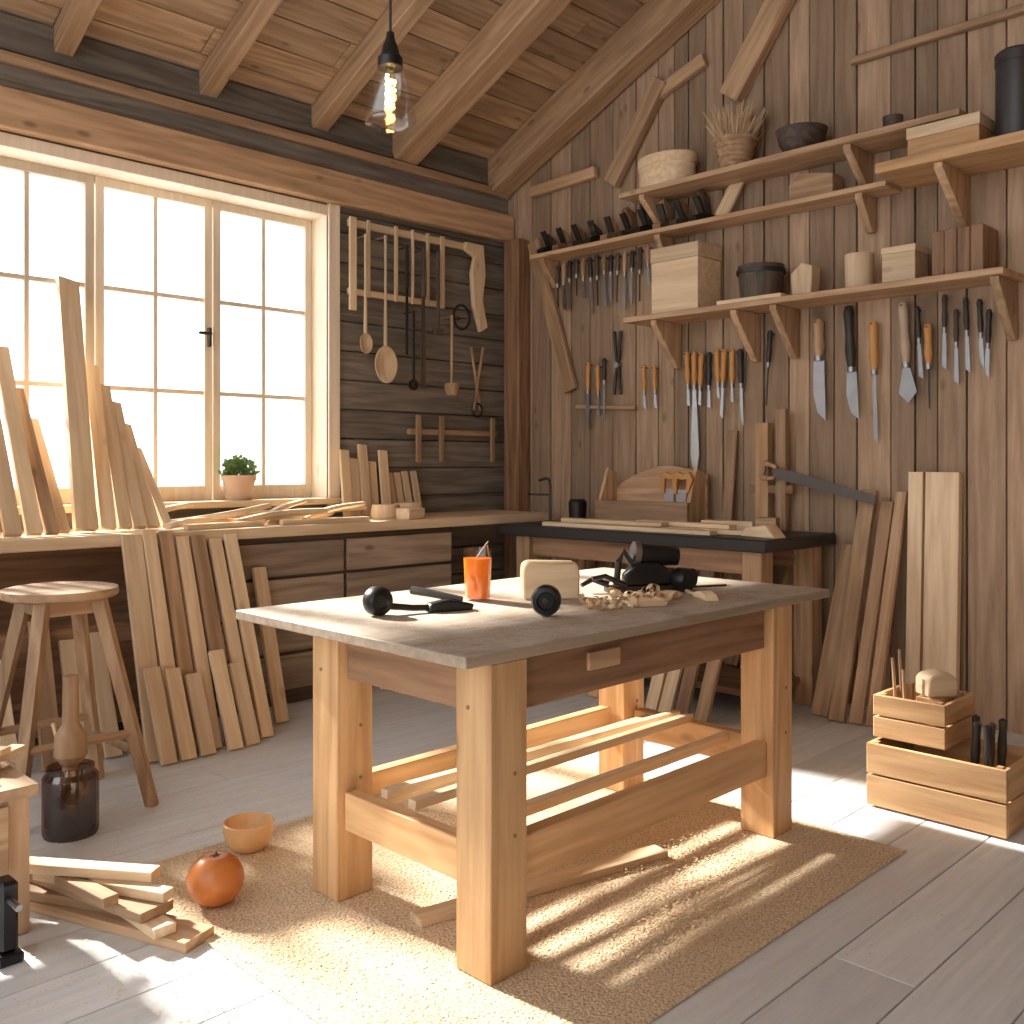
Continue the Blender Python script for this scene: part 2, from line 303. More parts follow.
# hand planes on narrow shelf
for i in range(10):
    y=4.94-i*.15; P=E('hand_plane',(5.345,y,2.966),'small dark hand plane with wooden grip on narrow shelf','tool',rot=(0,0,R.uniform(-.25,.05)),group='hand planes on the narrow shelf',sc=1.22)
    h=R.uniform(.09,.15)
    S().prism([(-.085,0),(.06,0),(.06,.045),(.02,.055),(-.03,.05),(-.085,.03)],.055,bev=.003).obj('body',[IRON,RUST('x'),DARKW('x')][i%3],parent=P)
    S().prism([(.0,.05),(.05,.05),(.03,h),(-.03,h+.03),(-.05,h+.01),(-.02,h-.03)],.035,bev=.003).obj('handle',[DARKW(),MID(),RUST()][i%3],parent=P)
    S().box((.012,.04,.12),(-.03,0,.085),rot=(0,-.5,0),bev=.001).obj('blade',IRON,parent=P)
lean('wood_offcut',.1,.02,.26,'x',XR-.03,3.44,2.966,.35,.3,PALE('z'),'short pale offcut leaning on narrow shelf')
# hanging tools
def knife(y,zt,hl,bl,bw,hm,style,label,x=5.405,name='carving_knife',group='knives hanging on the plank wall',hr=.02):
    hr*=.88; bw*=.85
    P=E(name,(x,y,zt+R.uniform(-.012,.012)),label,'tool',group=group,rot=(R.uniform(-.06,.06),0,0))
    S().lathe([(0,0),(hr*.7,-.003),(hr,-hl*.12),(hr*.8,-hl*.45),(hr*1.02,-hl*.75),(hr*.7,-hl),(0,-hl)],seg=12,sc=(.9,1,1)).obj('handle',hm,parent=P)
    S().lathe([(hr*.62,-hl*1.0),(hr*.75,-hl),(hr*.7,-hl-.03),(0,-hl-.03)],seg=12).obj('ferrule',STEEL,parent=P)
    S().tube([(-hr-.004,0,-.02),(5.452-x,0,-.02)],.004,6).obj('nail',IRON,parent=P)
    z=-hl-.028
    if style==0: pts=[(-bw*.35,z),(bw*.35,z),(bw*.5,z-bl*.9),(-bw*.5,z-bl)]
    elif style==1: pts=[(-bw*.4,z),(bw*.4,z),(bw*.5,z-bl*.5),(bw*.2,z-bl*.85),(-bw*.4,z-bl)]
    elif style==2: pts=[(-bw*.2,z),(bw*.2,z),(bw*.5,z-bl*.7),(0,z-bl),(-bw*.5,z-bl*.7)]
    else: pts=[(-.005,z),(.005,z),(.004,z-bl),(-.004,z-bl)]
    S().prism(pts,.005,rot=(0,0,rad(90))).obj('blade',STEEL if style!=3 else IRON,parent=P)
kl='amber handled chisel hanging on plank wall'
knife(4.62,2.14,.2,.26,.05,AMBER,1,kl); knife(4.53,2.13,.2,.15,.03,AMBER,0,kl)
knife(4.47,2.16,.16,.26,.03,DHAND,1,'black handled tool hanging on plank wall')
knife(4.12,2.09,.18,.1,.03,AMBER,0,kl); knife(4.03,2.09,.17,.1,.03,AMBER,0,kl)
for i in range(8):
    knife(3.76-i*.058,2.15+R.uniform(-.01,.01),.22,[.12,.62,.1,.12,.08,.2,.1,.25][i],[.03,.08,.03,.03,.025,.03,.025,.03][i],[AMBER,AMBER,AMBER,DHAND,AMBER,AMBER,AMBER,DHAND][i],[0,2,0,0,0,0,0,1][i],'amber handled chisel hanging in a row',hr=.023)
dk='black handled tool hanging on plank wall'
knife(3.14,2.24,.2,.24,.02,DHAND,3,dk); knife(3.30,2.28,.1,.3,.02,DHAND,3,dk)
knife(2.82,2.28,.22,.36,.10,MID(),1,'broad carving knife with brown handle',hr=.042)
knife(2.63,2.32,.36,.28,.09,DHAND,1,'large black handled knife hanging on wall',hr=.036)
knife(2.48,2.22,.28,.4,.03,AMBER,0,'long chisel with amber handle',hr=.032)
knife(2.31,2.30,.34,.20,.12,WHITEH,2,'cream handled knife with leaf shaped blade',hr=.034)
knife(2.17,2.17,.22,.22,.025,AMBER,3,'amber handled awl hanging on wall',hr=.026)
for y,d in ((2.23,0),(2.08,.03),(2.02,-.04),(1.97,0)): knife(y,2.29+d,.18,.2,.03,DARKW('z') if d else DHAND,0,dk,hr=.018)
for y,d in ((1.90,.02),(1.85,-.03)): knife(y,2.26+d,.18,.16,.03,DHAND,1,dk,hr=.018)
for i in range(14):
    y=4.93-i*.065
    knife(y,2.91,R.uniform(.1,.16),R.uniform(.12,.26),.04,[DARKW(),MID(),DHAND][i%3],[3,0,1][i%3],'dark handled tool hanging below narrow shelf',group='tools below the narrow shelf',hr=.022)
# pincers by chisels
P=E('pincers',(5.42,4.36,2.35),'dark iron pincers hanging on wall','tool')
S().tube([(0,.03,0),(0,.01,-.2),(0,-.015,-.3),(0,-.03,-.45)],.011).tube([(0,-.03,0),(0,-.01,-.2),(0,.015,-.3),(0,.03,-.45)],.011).obj('jaws_and_arms',IRON,parent=P)
S().lathe([(0,-.02),(.02,-.02),(.02,.03),(0,.03)],loc=(0,0,-.24),rot=(0,rad(90),0),seg=16).obj('rivet',STEEL,parent=P)
# ================================================================ LEFT WALL RACK
yr=YW-.035
P=E('tool_rack',(4.4,YW-.01,2.8),'pale open wooden rack on log wall','rack')
S().b2((3.88,yr-.03,3.02),(5.0,yr,3.07)).obj('top_rail',PALE('x'),parent=P,w=True)
S().b2((3.88,yr-.03,2.56),(4.72,yr,2.60)).obj('lower_rail',PALE('x'),parent=P,w=True)
for x,hw in ((3.9,.028),(4.03,.013),(4.27,.014),(4.42,.010),(4.56,.013),(4.70,.018)):
    S().b2((x-hw,yr-.05,2.45 if x==3.9 else 2.55),(x+hw,yr-.031,3.08)).obj('slat',PALE('z'),parent=P,w=True)
S().prism([(-.11,.12),(.07,.12),(.09,-.1),(.06,-.3),(.11,-.5),(.04,-.54),(-.03,-.35),(-.05,-.1),(-.02,.02),(-.11,.06)],.04,bev=.004).obj('bracket',PALE('z'),(5.02,yr-.055,2.95),parent=P,w=True)
def spoon(x,zt,L,r,label):
    P=E('wooden_spoon',(x,yr-.075,zt),label,'spoon',group='spoons hanging from the rack')
    S().tube([(0,0,0),(0,0,-L*.5),(0,0,-L)],[.010,.009,.014],8).tube([(0,-.01,-.01),(0,.115,-.01)],.004,6).obj('handle',PALE('z'),parent=P)
    S().lathe([(0,0),(r*.6,.012),(r,.04),(r*.9,.042),(r*.5,.02),(0,.012)],loc=(0,.03,-L-r*1.15),rot=(rad(90),0,0),sc=(1,1.3,1),seg=24).obj('bowl',PALE('z'),parent=P)
spoon(4.15,2.99,.78,.10,'large pale wooden ladle'); spoon(3.98,2.97,.68,.055,'small pale wooden spoon')
def hang(name,x,zt,sh,mat,label): 
    return sh.tube([(0,-.01,-.01),(0,.112,-.01)],.004,6).obj(name,mat,(x,yr-.075,zt),label=label,cat='tool',group='tools hanging from the rack')
hang('file',4.34,2.95,S().tube([(0,0,0),(0,0,-.3)],[.012,.016],8).box((.022,.006,.5),(0,0,-.52),bev=.001),IRON,'dark metal file hanging from rack')
hang('wrench',4.40,2.5,S().box((.024,.012,.5),(0,0,-.25),bev=.003).lathe([(.018,-.008),(.04,-.008),(.04,.008),(.018,.008),(.018,-.008)],loc=(0,0,-.53),rot=(rad(90),0,0)),IRON,'dark ring wrench hanging from rack')
hang('chisel',4.49,2.95,S().tube([(0,0,0),(0,0,-.34)],[.014,.02],10).prism([(-.014,-.34),(.014,-.34),(.022,-1.0),(-.022,-1.0)],.006),DARKW('z'),'long dark chisel hanging from rack')
hang('hammer',4.63,2.95,S().box((.022,.02,.6),(0,0,-.3),bev=.004).box((.09,.035,.045),(0,0,-.58),bev=.006),DARKW('z'),'small dark hammer hanging from rack')
P=E('dipper',(4.74,yr-.1,2.5),'pale wooden dipper on long handle','tool')
S().tube([(0,0,0),(0,0,-.5)],.010,8).tube([(0,0,-.01),(0,.14,-.01)],.004,6).obj('handle',MID('z'),parent=P); S().lathe([(0,-.1),(.04,-.09),(.055,-.04),(.05,0),(.045,0),(.045,-.04),(0,-.08)],loc=(0,0,-.5),seg=20).obj('cup',MID('z'),parent=P)
hang('metal_ring',4.86,2.5,S().tube([(.08*math.cos(a*.35),0,.09*math.sin(a*.35)) for a in range(19)],.010,8).tube([(-.07,0,0),(0,0,-.01),(.07,0,0)],.004,6),IRON,'dark metal ring hanging on log wall')
P=E('shears',(5.08,yr-.02,2.32),'old shears hanging on log wall','tool')
S().tube([(.05,0,-.02),(-.045,0,-.5)],.012).obj('blade',MID('z'),parent=P); S().tube([(-.05,0,-.02),(.045,0,-.5)],.012,loc=(0,.025,0)).obj('blade',MID('z'),parent=P)
S().tube([(.05*math.cos(a*.4),0,-.5+.05*math.sin(a*.4)) for a in range(17)],.009,loc=(0,.01,0)).obj('handle',IRON,parent=P)
P=E('peg_rack',(4.9,YW-.01,1.6),'small wooden peg rack on log wall','rack')
S().b2((4.42,yr-.02,1.62),(5.28,yr+.03,1.66)).obj('rail',MID('x'),parent=P,w=True)
for x in (4.48,4.7,5.22): S().b2((x-.02,yr-.045,1.42),(x+.02,yr-.021,1.76)).obj('peg',MID('z'),parent=P,w=True)
# ================================================================ COUNTER + CABINETS
ZT=1.05; YC=4.85
s=S(); s.b2((-1.0,YC,ZT-.06),(XR-.16,YW-.005,ZT),.006)
s.obj('countertop',PALE('x'),label='long pale wooden countertop under the window',cat='countertop')
GREYW=wood('grey_cabinet',(.42,.32,.235),(.24,.175,.125),'x',rough=.7)
P=E('cabinet',(3.48,5.2,0),'weathered grey brown drawer cabinet under counter','cabinet')
S().b2((2.60,4.93,.06),(4.36,5.47,.988)).obj('body',DARKW('x'),parent=P,w=True)
S().b2((2.63,4.97,0),(4.33,5.44,.058)).obj('plinth',DARKW('x'),parent=P,w=True)
for x0,x1 in ((2.63,3.46),(3.49,4.33)):
    zz=[.09,.31,.53,.75,.96]
    for a,b in zip(zz,zz[1:]):
        S().box((x1-x0,.025,b-a-.02)).obj('drawer',GREYW,((x0+x1)/2,4.916,(a+b)/2),parent=P,w=True)
P=E('cabinet',(1.4,5.2,0),'dark open base cabinet under counter','cabinet')
S().b2((.3,5.42,.0),(2.58,5.47,.988)).b2((2.5,4.93,0),(2.58,5.42,.988)).b2((.3,4.95,.08),(2.5,5.42,.12)).obj('body',RUST('x'),parent=P,w=True)
S().b2((1.3,4.92,.0),(1.38,5.0,.988)).obj('leg',PALE('z'),parent=P,w=True)
S().b2((.4,4.92,.5),(2.5,4.95,.6)).obj('rail',RUST('x'),parent=P,w=True)
# boards leaning at window on the counter
lb='pale board leaning against the window'
for i,(x,w,L,sl) in enumerate([(1.22,.08,1.2,.0),(1.32,.08,1.05,.0),(1.42,.08,1.22,.02),(1.52,.08,1.16,.02),(1.62,.08,1.08,.03),(1.715,.075,1.14,.03),(1.80,.065,.96,.03),(1.875,.06,.80,.04)]):
    lean('board',w,.03,L,'y',YW+.14-.002*i,x,ZT+.001,math.asin(.60/L) if L>.82 else .75,sl,PALE('z') if i%3 else TRIM('z'),lb,group='boards leaning at the window')
lean('board',.11,.045,1.48,'y',YW+.16,2.0,ZT+.001,.36,.07,PALE('z'),'tall pale board leaning against the window',top=.02)
for x,w,L,sl in [(2.12,.08,1.04,.10),(2.21,.07,.94,.09),(2.29,.07,.86,.08),(2.37,.06,.76,.07),(2.445,.05,.66,.07)]:
    lean('board',w,.035,L,'y',YW+.14,x,ZT+.001,math.asin(.50/L),sl,PALE('z'),lb,group='boards leaning at the window',top=.012)
# bundle leaning on the log wall
for i,(x,L) in enumerate([(3.80,.46),(3.88,.40),(3.96,.5),(4.05,.38),(4.14,.46),(4.24,.3),(4.31,.3),(4.38,.31),(4.46,.31)]):
    lean('board',.05 if i>4 else .07,.025,L,'y',YW-.035 if i<2 else YW-.015,x,ZT+.001,.25,.1 if i<5 else 0,PALE('z'),'short pale strip leaning on log wall',group='short strips at the log wall')
# scraps on counter
def scrap(x,y,rz,L,h,w,tilt=0,z=ZT):
    pts=[(t*L-L/2,math.sin(t*3.1)*h,.02+t*tilt+math.sin(t*3.14)*h*.2) for t in [i/10 for i in range(11)]]
    S().tube(pts,[w*(.75+.25*math.sin(i*.31)) for i in range(11)],6,flat=.6).obj('wood_offcut',PALE('x'),(x,y,z+.004),(0,0,rz),label='curved pale wood offcut lying on counter',cat='wood scrap',group='offcuts on the counter')
for a in [(2.62,5.02,.3,.55,.07,.035,0),(2.75,5.14,-.35,.6,-.05,.035,.09),(2.95,5.28,.15,.6,.06,.035,.03),(3.10,5.0,-.2,.55,.05,.04,.05),(3.35,5.22,.3,.6,-.06,.045,.02),(3.5,5.05,.15,.5,.05,.03,.08),(3.70,5.3,-.2,.4,.06,.03,.04),(2.5,5.30,.1,.4,.05,.03,.1),(3.2,5.15,.5,.5,.04,.03,.1)]: scrap(*a)
for i,(x,y,rz,L,z) in enumerate([(2.9,5.36,.05,.7,0),(3.3,5.37,-.04,.6,0),(2.7,4.95,.1,.5,.0),(3.35,4.93,-.06,.6,0)]):
    S().box((L,.04,.03),(0,0,.015)).obj('wood_offcut',PALE('x'),(x,y,ZT+.001+z),(0,0,rz),label='straight pale strip lying on counter',cat='wood scrap',group='offcuts on the counter')
for x,y in ((3.93,5.1),(4.2,5.2)):
    S().lathe([(0,0),(.09,0),(.1,.02),(.09,.09),(0,.095)],seg=26).obj('wood_round',PALE('z'),(x,y,ZT+.001),label='short pale round wood block on counter',cat='block')
s=S()
s.box((.16,.11,.07),(0,0,.035)); s.obj('wood_block',PALE('x'),(4.0,4.93,ZT+.001),(0,0,.2),label='small pale wood block on counter edge',cat='block')
# potted plant
P=E('potted_plant',(3.13,5.57,WZ0+.021),'small green plant in clay pot on sill','plant')
S().lathe([(0,0),(.08,0),(.1,.12),(.108,.12),(.108,.155),(.095,.155),(.09,.13),(0,.13)],seg=26).obj('pot',pm('clay',(.6,.42,.31),.8),parent=P)
s=S()
for i in range(360):
    a=R.uniform(0,6.28); e=R.uniform(.1,1.5); r=R.uniform(.05,.145); c=Vector((math.cos(a)*math.cos(e)*r,math.sin(a)*math.cos(e)*r*.5,.13+math.sin(e)*r))
    s.prism([(-.014,0),(0,-.01),(.014,0),(0,.026)],.001,loc=c,rot=(R.uniform(-1,1),R.uniform(-1,1),a))
s.obj('foliage',pm('leaf',(.20,.33,.12),.5),parent=P)
# boards leaning on counter front (floor)
for x,w,L,sl,m,wl in [(2.06,.10,1.12,.05,PALE,YC),(2.17,.07,1.14,.03,PALE,YC),(2.26,.07,1.13,.03,TRIM,YC),(2.35,.07,1.1,.03,PALE,YC),(2.45,.08,1.1,.02,TRIM,YC),(2.55,.07,1.08,.02,PALE,YC),(2.64,.07,1.1,.02,PALE,YC),
                (1.94,.08,.62,.02,PALE,4.91),(2.75,.07,.74,.0,PALE,4.90),(2.85,.08,.86,.02,PALE,4.90),(1.80,.09,.60,.05,PALE,4.91),(1.66,.09,.7,.04,MID,4.91),(1.48,.09,.55,.03,PALE,4.91)]:
    lean('board',w,.028,L,'y',wl-.002,x,.001,math.asin(.42/L) if L>1 else math.asin(.27/L),sl,m('z'),'plain board leaning against the counter front',group='boards leaning under the counter')
for x,L,wl in [(2.18,.44,4.535),(2.28,.40,4.52),(2.08,.46,4.54),(2.42,.50,4.55),(2.52,.42,4.53)]:
    lean('board',.075,.028,L,'y',wl,x,.001,.42,0,PALE('z'),'short board leaning on longer boards',group='boards leaning under the counter')
for x in (3.72,3.84,3.95): lean('board',.07,.03,.16+.05*(x<3.8),'y',4.90,x,.001,.3,0,PALE('z'),'short offcut leaning against cabinet',group='boards leaning under the counter')
# ================================================================ BLACK-TOP BENCH
P=E('workbench',(5.0,3.72,0),'workbench with black top along plank wall','workbench')
S().b2((4.6,2.70,.93),(5.40,4.74,1.0),.008).obj('bench_top',pm('bench_black',(.025,.022,.022),.45),parent=P,w=True)
for x,y in ((4.66,2.76),(5.22,2.76),(4.66,4.5),(5.22,4.5)): S().b2((x,y,0),(x+.12,y+.12,.928)).obj('leg',MID('z'),parent=P,w=True)
S().b2((4.68,2.89,.8),(4.74,4.49,.928)).b2((5.26,2.89,.8),(5.32,4.49,.928)).obj('apron',RUST('y'),parent=P,w=True)
S().b2((4.7,2.84,.12),(5.32,4.55,.16)).obj('lower_shelf',RUST('y'),parent=P,w=True)
for i,(x,y,L,rz,z) in enumerate([(4.72,3.75,1.3,.0,0),(4.85,3.6,1.4,.03,0),(4.99,3.75,1.2,-.02,0),(4.80,3.9,.8,.02,.0265),(4.93,3.45,.7,-.03,.0265)]):
    S().box((.08,L,.025),(0,0,.0125)).obj('board',PALE('y'),(x,y,1.001+z),(0,0,rz),label='flat pale board lying on black bench',cat='board',group='boards on the bench')
S().box((.09,.34,.06),(0,0,.03)).obj('wood_block',PALE('y'),(5.12,3.25,1.001),(0,0,.1),label='pale wood block on black bench',cat='block')
S().box((.1,.12,.09),(0,0,.045)).obj('wood_block',MID('y'),(5.1,2.98,1.001),(0,0,.3),label='small brown wood block on bench',cat='block')
S().prism([(-.12,0),(.12,0),(.09,.05),(-.05,.07)],.1,rot=(0,0,1.4),bev=.004).obj('wood_block',PALE('y'),(4.80,2.83,1.001),label='small wedge of wood on bench',cat='block')
# hooked tap
P=E('bench_hook',(4.78,4.42,1.001),'thin dark metal gooseneck hook on bench','hook')
S().lathe([(0,0),(.06,0),(.06,.02),(.02,.03),(0,.03)],seg=20).obj('base',IRON,parent=P)
S().tube([(0,0,.02),(0,0,.26),(0,.01,.3),(0,.04,.31),(0,.1,.295)],.01).tube([(0,0,.2),(0,.2,.2)],.007).obj('arm',IRON,parent=P)
S().lathe([(0,0),(.06,0),(.065,.14),(.05,.16),(0,.16)],seg=22).obj('tin_can',IRON,(5.15,4.5,1.001),label='small dark tin can on bench',cat='can')
# wooden tote + saws
P=E('tool_tote',(5.25,3.95,1.001),'wooden tool tote with arched back','tool box')
arc=[(-.38,0),(.38,0),(.38,.22)]+[(.38-.76*t,.24+.10*math.sin(t*3.14)+.10*t) for t in [i/10 for i in range(1,10)]]+[(-.38,.34)]
S().prism(arc,.03,rot=(0,0,rad(90)),bev=.003).obj('back_panel',TRIM('y'),(.11,0,0),parent=P)
S().box((.03,.76,.16),(-.1,0,.08)).obj('front_panel',MID('y'),parent=P)
for y in (-.365,.365): S().prism([(-.08,0),(.09,0),(.09,.34),(.0,.38),(-.08,.16)],.025).obj('side_panel',TRIM('z'),(0,y,0),parent=P)
S().box((.16,.70,.015),(0,0,.0075)).obj('bottom',PINE('y'),parent=P)
def handsaw(loc,rot,label,L=.5,hm=None,k=1,bm=None,tip=(.02,-.03)):
    P=E('hand_saw',loc,label,'saw',rot=rot)
    S().prism([(0,-.05*k),(0,.05*k),(L,tip[0]*k),(L,tip[1]*k)],.004).obj('blade',bm or STEEL,parent=P)
    o=[(-.02,.07),(-.1,.08),(-.13,.03),(-.11,-.02),(-.13,-.07),(-.08,-.1),(.02,-.07),(.03,-.04),(-.03,-.05),(-.08,-.05),(-.07,-.01),(-.08,.03),(-.04,.035),(.03,.03),(.03,.06)]
    S().prism([(x*k,z*k) for x,z in o],.025,bev=.003).obj('handle',hm or AMBER,parent=P)
handsaw((5.20,3.66,1.24),(0,rad(88),rad(90)),'saw with yellow handle standing in tote',.2,k=.9); handsaw((5.26,3.80,1.24),(0,rad(88),rad(90)),'saw with yellow handle standing in tote',.2,k=.9)
handsaw((5.30,3.06,1.36),(0,rad(14),rad(-90)),'long dark saw resting across wooden frame',.66,MID('z'),.7,pm('old_blade',(.13,.11,.10),.5,.4),tip=(.04,-.04))
# wooden frame clamp standing on bench
P=E('frame_clamp',(5.36,3.1,1.001),'upright wooden frame clamp on bench','clamp')
S().box((.05,.09,.66),(0,.06,.33)).obj('upright',PINE('z'),parent=P); S().box((.05,.07,.74),(0,-.07,.37)).obj('upright',MID('z'),parent=P); S().box((.02,.3,.05),(-.012,0,.25)).obj('crossbar',RUST('y'),parent=P)
lean('board',.07,.02,.62,'x',XR-.01,3.42,1.001,.12,0,MID('z'),'slim brown board leaning on plank wall')
# under bench boards
for y,L,sl,m in [(3.0,.75,.05,MID),(3.15,.8,-.06,PALE),(3.29,.7,.1,RUST),(3.43,.68,.15,MID),(3.62,.7,.1,PALE),(3.78,.68,-.05,PALE),(3.95,.74,.1,MID),(4.2,.7,0,PINE)]:
    lean('board',.10,.025,L*.92,'x',XR-.02,y,.161,.35,sl*.6,m('z'),'scrap board stored under black bench',group='boards under the bench')
for y,L,m,sl in [(3.0,.66,MID,.04),(3.12,.72,RUST,.04),(3.25,.62,PALE,.06),(3.37,.5,PALE,.03),(3.5,.6,MID,.05),(3.62,.45,PALE,.05),(3.8,.52,PINE,.05)]:
    lean('board',.08,.025,L,'x',4.675,y,.001,.34,sl,m('z'),'short board leaning on bench frame',group='boards at the bench foot')
# right side leaning boards
for y,w,L,d,sl,m in [(2.62,.10,1.0,.38,.0,MID),(2.50,.09,1.32,.42,-.01,TRIM),(2.40,.07,1.25,.40,.0,MID),(2.32,.06,1.3,.38,.0,TRIM)]:
    lean('board',w,.03,L,'x',XR-.015,y,.001,math.asin(d/L),sl,m('z'),'brown board leaning against plank wall',group='boards at the plank wall')
lean('board',.08,.05,1.36,'x',XR-.015,2.23,.001,.04,0,PALE('z'),'narrow pale board standing at plank wall')
lean('board',.18,.05,1.36,'x',XR-.015,2.085,.001,.04,0,PALE('z'),'wide pale board standing at plank wall')
lean('board',.14,.03,.9,'x',XR-.015,1.35,.001,.3,0,PALE('z'),'pale board leaning against plank wall')
# ================================================================ CRATES
def crate(loc,size,h,rows,label,sk=.018):
    P=E('crate',loc,label,'crate'); sx,sy=size; rh=(h-.01)/rows
    S().box((sx-.04,sy-.04,.012),(0,0,.01)).obj('bottom',PINE('y'),parent=P)
    for sg in (-1,1):
        s=S()
        for k in range(rows): s.box((sk,sy,rh-.008),(sg*(sx/2-sk/2),0,.004+rh*(k+.5)))
        s.obj('side',PINE('y'),parent=P)
        s=S()
        for k in range(rows): s.box((sx-2*sk-.002,sk,rh-.008),(0,sg*(sy/2-sk/2),.004+rh*(k+.5)))
        s.obj('end',PINE('x'),parent=P)
    for a in (-1,1):
        for b in (-1,1): S().box((.025,.025,h-.01)).obj('corner_post',MID('z'),(a*(sx/2-sk-.013),b*(sy/2-sk-.013),h/2),parent=P)
crate((4.05,1.53,.001),(.38,.54),.27,2,'open pine crate on floor holding tools')
crate((4.06,1.645,.273),(.32,.29),.19,2,'smaller pine crate stacked on another crate')
for i,(x,y) in enumerate([(3.95,1.42),(4.0,1.38),(3.94,1.345),(4.03,1.43),(4.06,1.35)]):
    P=E('chisel',(x,y,.02),'dark chisel standing in crate','tool',group='tools in the crate',rot=(R.uniform(-.08,.08),R.uniform(-.08,.08),0))
    S().tube([(0,0,0),(0,0,.2)],[.008,.008],8).obj('blade',IRON,parent=P); S().lathe([(0,.2),(.013,.2),(.018,.26),(.014,.34),(.016,.38),(0,.39)],seg=12).obj('handle',[DHAND,DARKW(),DHAND][i%3],parent=P)
for i,(x,y,L) in enumerate([(4.0,1.73,.3),(3.97,1.68,.26),(4.08,1.74,.32)]):
    S().tube([(0,0,0),(.01,.01,L)],[.009,.006],8).obj('wood_stick',MID('z'),(x,y,.296),(R.uniform(-.1,.1),R.uniform(-.1,.1),0),label='thin stick standing in upper crate',cat='stick',group='sticks in the crate')
S().prism([(-.06,0),(.07,0),(.07,.07),(.03,.10),(-.04,.09),(-.06,.07)],.1,bev=.006).obj('wood_block',PALE('x'),(4.06,1.6,.455),(0,0,-.6),label='pale shaped block in upper crate',cat='block')
S().box((.18,.1,.16),(0,0,.08)).obj('wood_block',PINE('x'),(4.08,1.6,.293),label='pine block inside upper crate',cat='block')
# ================================================================ MAIN TABLE
T=E('work_table',(2.69,2.4,0),'sturdy pine workbench with dusty top and lower rack','table')
TOP=wood('dusty_top',(.44,.35,.265),(.27,.20,.14),'x',dust=.9,ring=.1,rough=.7,var=.1,dmin=.38,dmax=.64,dcol=(.56,.50,.43))
TH=.868; LW=.14
S().b2((1.70,1.87,TH),(3.68,3.05,.9),.003).obj('table_top',TOP,parent=T,w=True)
for x,y in ((1.795,1.875),(1.795,2.58),(3.25,1.875),(3.25,2.58)):
    s=S(); s.box((LW,LW,TH-.010),bev=.003); s.mi=1; h=LW/2+.001
    s.lathe([(0,0),(.006,0),(.006,.002),(0,.002)],loc=(-h,.02,.30),rot=(0,rad(-90),0),seg=10)
    for a,c in ((.02,.12),(.02,-.05)): s.lathe([(0,0),(.006,0),(.006,.002),(0,.002)],loc=(a,-h,c),rot=(rad(90),0,0),seg=10)
    s.obj('leg',[PINE('z'),RUST()],(x+LW/2,y+LW/2,.009+(TH-.010)/2),parent=T,w=True)
S().b2((1.94,1.91,.715),(3.245,1.95,TH-.002)).obj('apron',RUST('x'),parent=T,w=True); S().b2((1.94,2.65,.715),(3.245,2.69,TH-.002)).obj('apron',RUST('x'),parent=T,w=True)
S().b2((1.83,2.02,.715),(1.87,2.575,TH-.002)).obj('apron',RUST('y'),parent=T,w=True); S().b2((3.30,2.02,.715),(3.34,2.575,TH-.002)).obj('apron',RUST('y'),parent=T,w=True)
S().box((.15,.014,.055),bev=.003).obj('front_block',MID('x'),(2.30,1.904,.81),parent=T,w=True,label='small plain wooden block on apron')
S().b2((1.94,1.90,.235),(3.245,1.95,.365)).obj('stretcher',PINE('x'),parent=T,w=True); S().b2((1.94,2.65,.235),(3.245,2.70,.365)).obj('stretcher',PINE('x'),parent=T,w=True)
S().b2((1.82,2.02,.235),(1.87,2.575,.355)).obj('stretcher',PINE('y'),parent=T,w=True); S().b2((3.31,2.02,.235),(3.36,2.575,.355)).obj('stretcher',PINE('y'),parent=T,w=True)
for y in (2.10,2.48): S().b2((1.875,y,.31),(3.305,y+.04,.345)).obj('slat',PALE('x'),parent=T,w=True)
for x,y,rz,L in ((2.60,2.30,.0,1.46),(2.60,2.40,-.05,1.46)): 
    S().box((L,.035,.03),(0,0,.015)).obj('board',PALE('x'),(x,y,.3565),(0,0,rz),label='loose strip lying on table lower rack',cat='board',group='strips on the lower rack')
# ---- rug
RUG=pm('rug',(.50,.36,.22),.95); nt=RUG.node_tree
nz=[q for q in nt.nodes if q.type=='TEX_NOISE'][0]; nz.inputs['Scale'].default_value=110; nz.inputs['Detail'].default_value=3
cr=[q for q in nt.nodes if q.type=='VALTORGB'][0]; cr.color_ramp.elements[0].position=.3; cr.color_ramp.elements[1].position=.62; cr.color_ramp.elements[0].color=(.46,.32,.19,1); cr.color_ramp.elements[1].color=(.86,.70,.50,1)
bp=nt.nodes.new('ShaderNodeBump'); bp.inputs['Strength'].default_value=.9; bp.inputs['Distance'].default_value=.01; nt.links.new(nz.outputs['Fac'],bp.inputs['Height']); nt.links.new(bp.outputs[0],nt.nodes['Principled BSDF'].inputs['Normal'])
b=S(); b.b2((1.38,1.48,.0005),(3.5,3.3,.008),.003); b.obj('rug',RUG,label='coarse tan woven rug under the table',cat='rug')
S().box((.98,.075,.025),(0,0,.0125)).obj('board',PALE('x'),(2.36,2.19,.0085),(0,0,-.22),label='long pale strip lying on the rug',cat='board')
